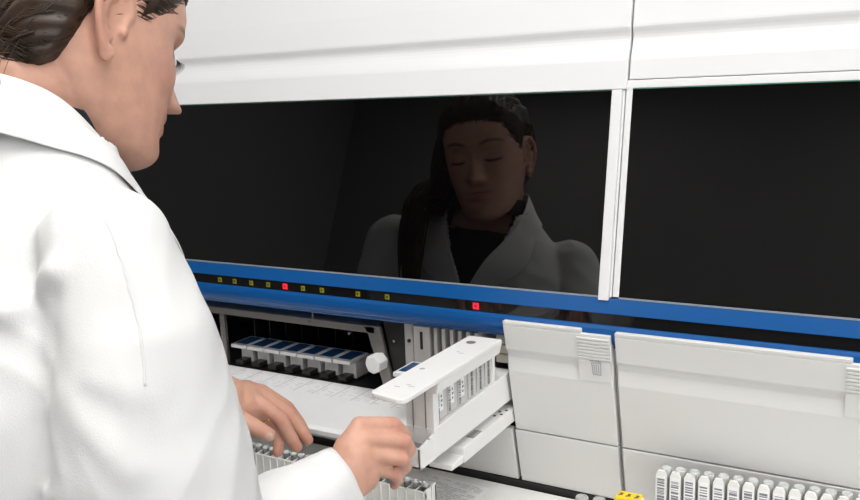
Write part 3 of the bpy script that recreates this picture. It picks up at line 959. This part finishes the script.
# ----- lab coat
CR = [SR_ + np.array([-.01, .0, .0]), SR_ + (ER_ - SR_) * .28 + TR * .006, SR_ + (ER_ - SR_) * .6 + TR * .010, ER_ + np.array([0, 0, .01]) + TR * .006]
coat = MB()
coat.loft([tl(.50, .245, .185), tl(.70, .235, .175), tl(.85, .225, .160), tl(1.0, .205, .142), tl(1.1, .198, .140), tl(1.20, .200, .142), tl(1.27, .192, .120),
           tl(1.320, .172, .088), tl(1.355, .130, .074), tl(1.385, .100, .074), tl(1.415, .080, .071), tl(1.450, .069, .066)], seg=64)
coat.chain(CR, [.054, .067, .082, .091], 24)
d_ = WR_ - ER_
coat.chain([ER_ + np.array([0, 0, .005]), ER_ + d_ * .35 + np.array([0, 0, -.006]), ER_ + d_ * .7, WR_ - d_ * .06], [.085, .060, .043, .0330], 24)
coat.chain([SL_ + np.array([.01, 0, 0]), SL_ + (EL_ - SL_) * .3, EL_], [.062, .073, .074], 24)
dl = WL_ - EL_
coat.chain([EL_, EL_ + dl * .45, WL_ - dl * .05], [.073, .058, .042], 24)
cme = evaluated(coat.mesh('coat_src'), [('REMESH', dict(mode='VOXEL', voxel_size=.0042, adaptivity=0.0)), ('SMOOTH', dict(factor=.5, iterations=14))])
cc = coords(cme)
nr = np.empty(len(cme.vertices) * 3, np.float32)
cme.vertices.foreach_get('normal', nr); nr = nr.reshape(-1, 3).astype(float)
def fold(p):
    a = noise.noise(Vector((p[0] * 9 + p[2] * 5, p[1] * 9, p[2] * 7 - p[0] * 6)))
    b = noise.noise(Vector((p[0] * 26 + p[2] * 16, p[1] * 22 - p[2] * 12, p[2] * 15)) + Vector((7, 3, 1)))
    return .0050 * a + .0017 * (1 - 2.2 * abs(b))
off = np.array([fold(p) for p in cc])
def seg_t(p, a, b):
    d = b - a
    t = np.clip(((p - a) @ d) / (d @ d), 0, 1)
    return t, np.linalg.norm(p - (a + t[:, None] * d), axis=1)
tF, dF = seg_t(cc, ER_, WR_)
off += np.where(dF < .10, .0016 * np.sin(tF * 32 + cc[:, 0] * 25) * np.clip(1 - dF / .10, 0, 1) * np.clip(tF * 3, 0, 1), 0)
# diagonal drag folds at the armpit and inside of the elbow
for p0, q, w, amp in ((at(50, 270, .62), at(8, 310, .63), .012, .010), (at(40, 300, .61), at(34, 480, .62), .010, -.010), (at(235, 480, .70), at(195, 430, .70), .010, -.006),
                      (at(150, 345, .60), at(158, 380, .6), .010, -.004), (at(60, 400, .60), at(130, 470, .60), .014, .004), (at(90, 380, .60), at(140, 400, .60), .012, .004)):
    t, d = seg_t(cc, np.array(p0), np.array(q))
    off += amp * np.exp(-(d / w) ** 2)
setco(cme, cc + nr * off[:, None])
# openings: neck, front neckline, cuffs, hem
bm = bmesh.new(); bm.from_mesh(cme)
def vhalf(z): return np.interp(z, [1.215, 1.30, 1.36, 1.42], [.0, .040, .062, .075])
rem = []
for v in bm.verts:
    p = np.array(v.co)
    q = p - tc(min(p[2], 1.42))
    x, fy = q @ TR, q @ TF
    if p[2] > 1.420 + .35 * max(-fy, 0) - .60 * max(fy, 0) and abs(x) < .1: rem.append(v)
    elif p[2] > 1.215 and fy > .02 and abs(x + .0) < vhalf(p[2]): rem.append(v)
    elif p[2] < .503: rem.append(v)
    elif (p - WR_) @ d_ / np.linalg.norm(d_) > -.016 and np.linalg.norm(p - WR_) < .08: rem.append(v)
    elif (p - WL_) @ dl / np.linalg.norm(dl) > .004 and np.linalg.norm(p - WL_) < .08: rem.append(v)
bmesh.ops.delete(bm, geom=rem, context='VERTS')
bm.to_mesh(cme); bm.free()
coat_bvh_src = cme.copy()
for p in cme.polygons: p.use_smooth = True
cme.materials.clear(); cme.materials.append(M['coat'])
cme.name = 'lab_coat'
lab = link('lab_coat', cme, PE)
so = lab.modifiers.new('thick', 'SOLIDIFY'); so.thickness = .0022; so.offset = -1
bmv = bmesh.new(); bmv.from_mesh(coat_bvh_src); BV = BVHTree.FromBMesh(bmv)

def drape(p, lift):
    """push p out to lift metres over the coat surface"""
    loc, n, i, d = BV.find_nearest(Vector(p))
    loc, n = np.array(loc), np.array(n)
    h = (np.array(p) - loc) @ n
    return np.array(p) if h > lift else np.array(p) + n * (lift - h)
# collar and lapels: one ribbon from the right front over the nape to the left front
def ribbon(inner, outer, rows, parent, name, lifts, thick=.0024, m=None, push=True):
    n = len(inner); V = []
    for i in range(n):
        for r in range(rows + 1):
            t = r / rows
            p = inner[i] * (1 - t) + outer[i] * t
            if push and t > .3: p = drape(p, lifts)
            V.append(p)
    fs = [(i * (rows + 1) + r, i * (rows + 1) + r + 1, (i + 1) * (rows + 1) + r + 1, (i + 1) * (rows + 1) + r) for i in range(n - 1) for r in range(rows)]
    me = MB().add(V, fs)
    o = me.build(name, m or M['coat'], parent, smooth=True)
    s1 = o.modifiers.new('thick', 'SOLIDIFY'); s1.thickness = thick; s1.offset = 0
    s2 = o.modifiers.new('sub', 'SUBSURF'); s2.levels = 1; s2.render_levels = 2
    return o
def spline(pts, n):
    pts = np.array(pts, float)
    t = np.linspace(0, len(pts) - 1, n)
    out = []
    for u in t:
        i = min(int(u), len(pts) - 2); s = u - i
        p0 = pts[max(i - 1, 0)]; p1 = pts[i]; p2 = pts[i + 1]; p3 = pts[min(i + 2, len(pts) - 1)]
        out.append(.5 * (2 * p1 + (p2 - p0) * s + (2 * p0 - 5 * p1 + 4 * p2 - p3) * s * s + (3 * p1 - p0 - 3 * p2 + p3) * s ** 3))
    return np.array(out)
def T(x, f, z): return tc(z) + TR * x + TF * f
inn, oute = [], []
for sgn in (1, -1):
    i_ = [T(sgn * .002, .150, 1.212), T(sgn * .028, .135, 1.275), T(sgn * .056, .098, 1.325), T(sgn * .074, .062, 1.370), T(sgn * .077, .008, 1.432), T(sgn * .055, -.050, 1.458), T(0, -.066, 1.460)]
    o_ = [T(sgn * .014, .152, 1.205), T(sgn * .095, .125, 1.265), T(sgn * .110, .082, 1.322), T(sgn * .108, .045, 1.354), T(sgn * .105, -.010, 1.388), T(sgn * .072, -.078, 1.413), T(0, -.094, 1.416)]
    if sgn == 1: inn, oute = i_, o_
    else:
        inn = inn + i_[::-1][1:]; oute = oute + o_[::-1][1:]
ribbon(spline(inn, 61), spline(oute, 61), 6, lab, 'collar', .004)
# seam lines and cuff
def seam(pts, name, r=.0013):
    pts = spline(pts, 40)
    def onc(p):
        loc, n, i, d = BV.find_nearest(Vector(p))
        return np.array(loc) + np.array(n) * -.0002
    MB().tube([onc(p) for p in pts], r, 6).build(name, M['coat'], lab, smooth=True)
seam([at(90, 186, .635), at(101, 205, .625), at(118, 240, .61), at(132, 280, .60), at(142, 330, .60), at(150, 385, .60)], 'shoulder_seam')
cu = d_ / np.linalg.norm(d_)
ca_ = np.cross(cu, [0, 0, 1.0]); ca_ /= np.linalg.norm(ca_); cb_ = np.cross(cu, ca_)
cm = MB()
cv_, cf_ = [], []
prof = [(-.052, .0350), (-.047, .0405), (-.034, .0415), (-.018, .0408), (-.0095, .0395), (-.0085, .0370), (-.014, .0350), (-.038, .0335), (-.050, .0340)]
for (h, r) in prof:
    for k in range(40):
        t = 2 * math.pi * k / 40
        rr_ = r + .0016 * math.sin(3 * t + h * 60) + .0008 * math.sin(7 * t)
        cv_.append(WR_ + cu * (h + .003 * math.sin(2 * t)) + rr_ * (math.cos(t) * ca_ + math.sin(t) * cb_))
n_ = len(prof)
for i in range(n_):
    for k in range(40):
        j = (i + 1) % n_
        cf_.append((i * 40 + k, i * 40 + (k + 1) % 40, j * 40 + (k + 1) % 40, j * 40 + k))
cm.add(cv_, cf_)
cm.build('cuff', M['coat'], lab, smooth=True)
for z in (1.13, 1.03, .93, .83):
    p = drape(T(.006, .17, z), .0012)
    MB().tube([p, p + TF * .003], [.0075, .0070], 18).build('button', M['button'], lab)

# ----- shirt
shm = MB().loft([tl(.88, .155, .112), tl(1.0, .145, .108), tl(1.1, .145, .112), tl(1.22, .165, .118), tl(1.30, .158, .078), tl(1.352, .108, .057), tl(1.392, .072, .056), tl(1.416, .066, .058)], seg=48)
sm_ = evaluated(shm.mesh('shirt_src'), [('REMESH', dict(mode='VOXEL', voxel_size=.006, adaptivity=0.0)), ('SMOOTH', dict(factor=.5, iterations=6))])
bm = bmesh.new(); bm.from_mesh(sm_)
bmesh.ops.delete(bm, geom=[v for v in bm.verts if v.co.z > 1.405 or (v.co.z > 1.352 and (np.array(v.co) - tc(v.co.z)) @ TF > .01 and abs((np.array(v.co) - tc(v.co.z)) @ TR) < .055)], context='VERTS')
bm.to_mesh(sm_); bm.free()
for p in sm_.polygons: p.use_smooth = True
sm_.materials.clear(); sm_.materials.append(M['shirt']); sm_.name = 'shirt'
sh = link('shirt', sm_, PE)
so = sh.modifiers.new('thick', 'SOLIDIFY'); so.thickness = .002
nk_i = [T(.070 * math.sin(a), -.066 * math.cos(a) + .002, 1.428 + .016 * math.cos(a)) for a in np.linspace(-2.6, 2.6, 41)]
nk_o = [T(.076 * math.sin(a), -.071 * math.cos(a) + .002, 1.395 + .016 * math.cos(a)) for a in np.linspace(-2.6, 2.6, 41)]
ribbon(np.array(nk_i), np.array(nk_o), 3, sh, 'neckband', .0, push=False, m=M['shirt'])

# ----- trousers and shoes
tr = MB()
for sgn in (-1, 1):
    h = HIP + TR * sgn * .088 + np.array([0, 0, .0])
    k = h + TF * .02 + np.array([0, 0, -.40]); a = np.array([k[0] - TF[0] * .02, k[1] - TF[1] * .02, .075])
    tr.chain([h, k, a], [.098, .074, .062], 20)
    sb = MB()
    sb.loft([(a - TF * .045 + np.array([0, 0, -.0]) + np.array([0, 0, dz]), TR, TF, hw * .9, hd) for dz, hw, hd in ((-.075, .040, .05), (-.06, .043, .055), (-.03, .040, .052), (.02, .034, .045))], 24)
    sb.loft([(a + TF * .055 + np.array([0, 0, dz]), TR, TF, hw, hd) for dz, hw, hd in ((-.075, .046, .125), (-.062, .050, .132), (-.045, .046, .125), (-.025, .032, .095), (-.012, .015, .06))], 30)
    sb.build('shoe', M['shoe'], PE, smooth=True)
tm = evaluated(tr.mesh('trousers_src'), [('REMESH', dict(mode='VOXEL', voxel_size=.008, adaptivity=0.0)), ('SMOOTH', dict(factor=.5, iterations=5))])
for p in tm.polygons: p.use_smooth = True
tm.materials.clear(); tm.materials.append(M['trouser']); tm.name = 'trousers'
link('trousers', tm, PE)

# ----- hair
def hairline(x, y):
    """lowest head-frame height that carries hair"""
    ax = abs(x)
    if y > .060: return .072 - .35 * max(ax - .026, 0)
    if y > .016: return .054 + (.008 - .054) * ((.060 - y) / .044) if ax > .03 else .072
    if y > -.018: return .036
    t = min(1, (-.018 - y) / .030)
    return .036 + t * (-.084 - .036)
HGg = head_surface(220, 170)
c0 = np.array([0, -.01, .02])
nz, na, _ = HGg.shape
keep = np.zeros((nz, na), bool)
HP_ = HGg.copy()
for i in range(nz):
    for k in range(na):
        p = HGg[i, k]
        m_ = p[2] - hairline(p[0], p[1])
        w = min(max(m_ / .042, 0), 1)
        d = p - c0; d /= np.linalg.norm(d)
        # combed ridges run back from the forehead
        ang = math.atan2(p[0], p[2] + .06)
        rid = .0011 * math.sin(ang * 55 + 6 * noise.noise(Vector(p * 18))) + .0022 * noise.noise(Vector((ang * 7, p[1] * 6, 2)))
        h = -.003 + (.0135 * w ** .85) + rid * w
        if p[1] < -.02: h += .006 * w * min(1, (-.02 - p[1]) / .05)
        HP_[i, k] = p + d * h
        keep[i, k] = m_ > -.004
hv, hf, idx = [], [], {}
for i in range(nz - 1):
    for k in range(na):
        q = [(i, k), (i, (k + 1) % na), (i + 1, (k + 1) % na), (i + 1, k)]
        if all(keep[a] for a in q):
            fidx = []
            for a in q:
                if a not in idx:
                    idx[a] = len(hv); hv.append(hw_(HP_[a])[0])
                fidx.append(idx[a])
            hf.append(tuple(fidx))
top = [idx[(nz - 1, k)] for k in range(na) if (nz - 1, k) in idx]
if len(top) == na: hf.append(tuple(top))
hair = MB().add(hv, hf).build('hair', M['hair'], PE, smooth=True)
def surf(x, y, z, lift):
    d = np.array([x, y, z]) - c0
    n = d / np.linalg.norm(d)
    return n
HB = BVHTree.FromPolygons([Vector(p) for p in HP_.reshape(-1, 3)], [(i * na + k, i * na + (k + 1) % na, (i + 1) * na + (k + 1) % na, (i + 1) * na + k) for i in range(nz - 1) for k in range(na)])
def onscalp(p, lift):
    loc, n, i, d = HB.find_nearest(Vector(p))
    v = np.array(loc) - c0; v /= np.linalg.norm(v)
    return np.array(loc) + v * lift
rs = random.Random(11)
st = MB()
st2 = MB()
gather = np.array([-.035, -.088, -.045])
for k in range(900):
    a = rs.uniform(-1, 1)
    kind = rs.random()
    if kind < .55:      # from forehead and temples back to the nape
        sx = a * .062
        sy_ = .085 - .06 * abs(a) ** 2.2
        sz = hairline(sx, sy_) + rs.uniform(.0, .02)
        mid = np.array([a * .088, -.02, .112 - .10 * abs(a) ** 1.6 + rs.uniform(-.01, .01)])
    elif kind < .8:     # behind the ear, sweeping down and back
        s_ = 1 if rs.random() < .7 else -1
        sx, sy_, sz = s_ * .072, rs.uniform(-.035, .0), rs.uniform(.036, .06)
        mid = np.array([s_ * .066, -.062, rs.uniform(-.02, .04)])
    else:               # nape hair
        s_ = 1 if rs.random() < .8 else -1
        sx, sy_, sz = s_ * rs.uniform(.02, .058), -.060, rs.uniform(-.055, -.02)
        mid = np.array([s_ * .03, -.082, rs.uniform(-.055, -.02)])
    s0 = np.array([sx, sy_, sz])
    lift0 = rs.uniform(.0004, .0022)
    e = gather + np.array([rs.uniform(-.02, .02), rs.uniform(-.006, .006), rs.uniform(-.02, .02)])
    P = []
    for u in np.linspace(0, 1, 12):
        q = (1 - u) ** 2 * s0 + 2 * u * (1 - u) * mid * 1.12 + u * u * e
        P.append(onscalp(q, lift0 + .0014 * math.sin(u * 3.1 + lift0 * 900)))
    r = rs.uniform(.0003, .0007)
    (st if k % 5 else st2).tube([hw_(p)[0] for p in P], [r * .5] + [r] * 10 + [r * .5], 5)
st.build('hair_strands', M['hair'], hair, smooth=True)
st2.build('light_strands', M['hairlight'], hair, smooth=True)
# gathered length falling over the far (left) shoulder to the chest
lk = MB()
start = H1(-.045, -.082, -.040)
lockpath = spline([start, H1(-.078, -.070, -.075), T(-.100, .020, 1.435), T(-.118, .085, 1.385), T(-.108, .135, 1.315), T(-.098, .160, 1.245), T(-.092, .165, 1.190)], 30)
lock2 = spline([H1(-.060, .040, .062), H1(-.080, .036, .010), H1(-.088, .040, -.065), T(-.105, .125, 1.365), T(-.100, .155, 1.290), T(-.094, .165, 1.220)], 30)
for path, n, sp0 in ((lockpath, 150, .024), (lock2, 150, .021)):
    for k in range(n):
        o1 = np.clip(np.array([rs.gauss(0, 1), rs.gauss(0, 1), rs.gauss(0, 1)]), -1.3, 1.3) * .5
        ph = rs.uniform(0, 6)
        pts = []
        for i, p in enumerate(path[:rs.randint(24, 30)]):
            u = i / 29
            w = sp0 * (.55 + .6 * math.sin(min(u * 2.2, 1.57))) * (1 - .45 * max(0, u - .6) / .4)
            q = p + o1 * w + np.array([math.sin(u * 9 + ph), math.cos(u * 8 + ph), 0]) * .0025
            if u > .3: q = drape(q, .006)
            pts.append(q)
        r = rs.uniform(.0010, .0019)
        lk.tube(pts, [r * .7] + [r] * (len(pts) - 2) + [r * .3], 5)
lk.build('side_lock', M['hair'], hair, smooth=True)
# loose wisps at the nape
ws = MB()
for k in range(26):
    a = np.array([rs.uniform(.0, .055), -.078 + rs.uniform(-.01, .012), rs.uniform(-.045, -.02)])
    e = a + np.array([rs.uniform(-.03, .012), rs.uniform(-.012, .004), rs.uniform(-.075, -.030)])
    m_ = (a + e) / 2 + np.array([rs.uniform(-.004, .016), -.012, .0])
    pts = [hw_((1 - u) ** 2 * a + 2 * u * (1 - u) * m_ + u * u * e)[0] for u in np.linspace(0, 1, 14)]
    ws.tube(pts, [.00028] * 12 + [.0002, .0001], 4)
for k in range(240):
    s_ = 1 if rs.random() < .8 else -1
    y = rs.uniform(-.085, -.020)
    x = s_ * (.074 * math.sqrt(max(0, 1 - ((y + .012) / .088) ** 2)) + .0)
    p = onscalp(np.array([x, y, hairline(x, y) + rs.uniform(-.004, .010)]), .0004)
    q = onscalp(p + np.array([-.004 * s_, -.010, -.004 + rs.uniform(-.006, .006)]), .0004)
    e = onscalp(q + np.array([-.005 * s_, -.010, rs.uniform(-.004, .006)]), .0010)
    ws.tube([hw_(p)[0], hw_(q)[0], hw_(e)[0]], [.0001, .0003, .0002], 4)
ws.build('loose_wisps', M['hair'], hair, smooth=True)

# ------------------------------------------------------------------- world
w = bpy.data.worlds.new('world')
SC.world = w
w.use_nodes = True
w.node_tree.nodes['Background'].inputs[0].default_value = (.9, .95, 1.0, 1)
w.node_tree.nodes['Background'].inputs[1].default_value = 0.1
SC.view_settings.view_transform = 'Standard'
SC.view_settings.look = 'None'
SC.view_settings.gamma = 1.0
SC.view_settings.exposure = -0.32
SC.cycles.use_denoising = True
SC.cycles.max_bounces = 8
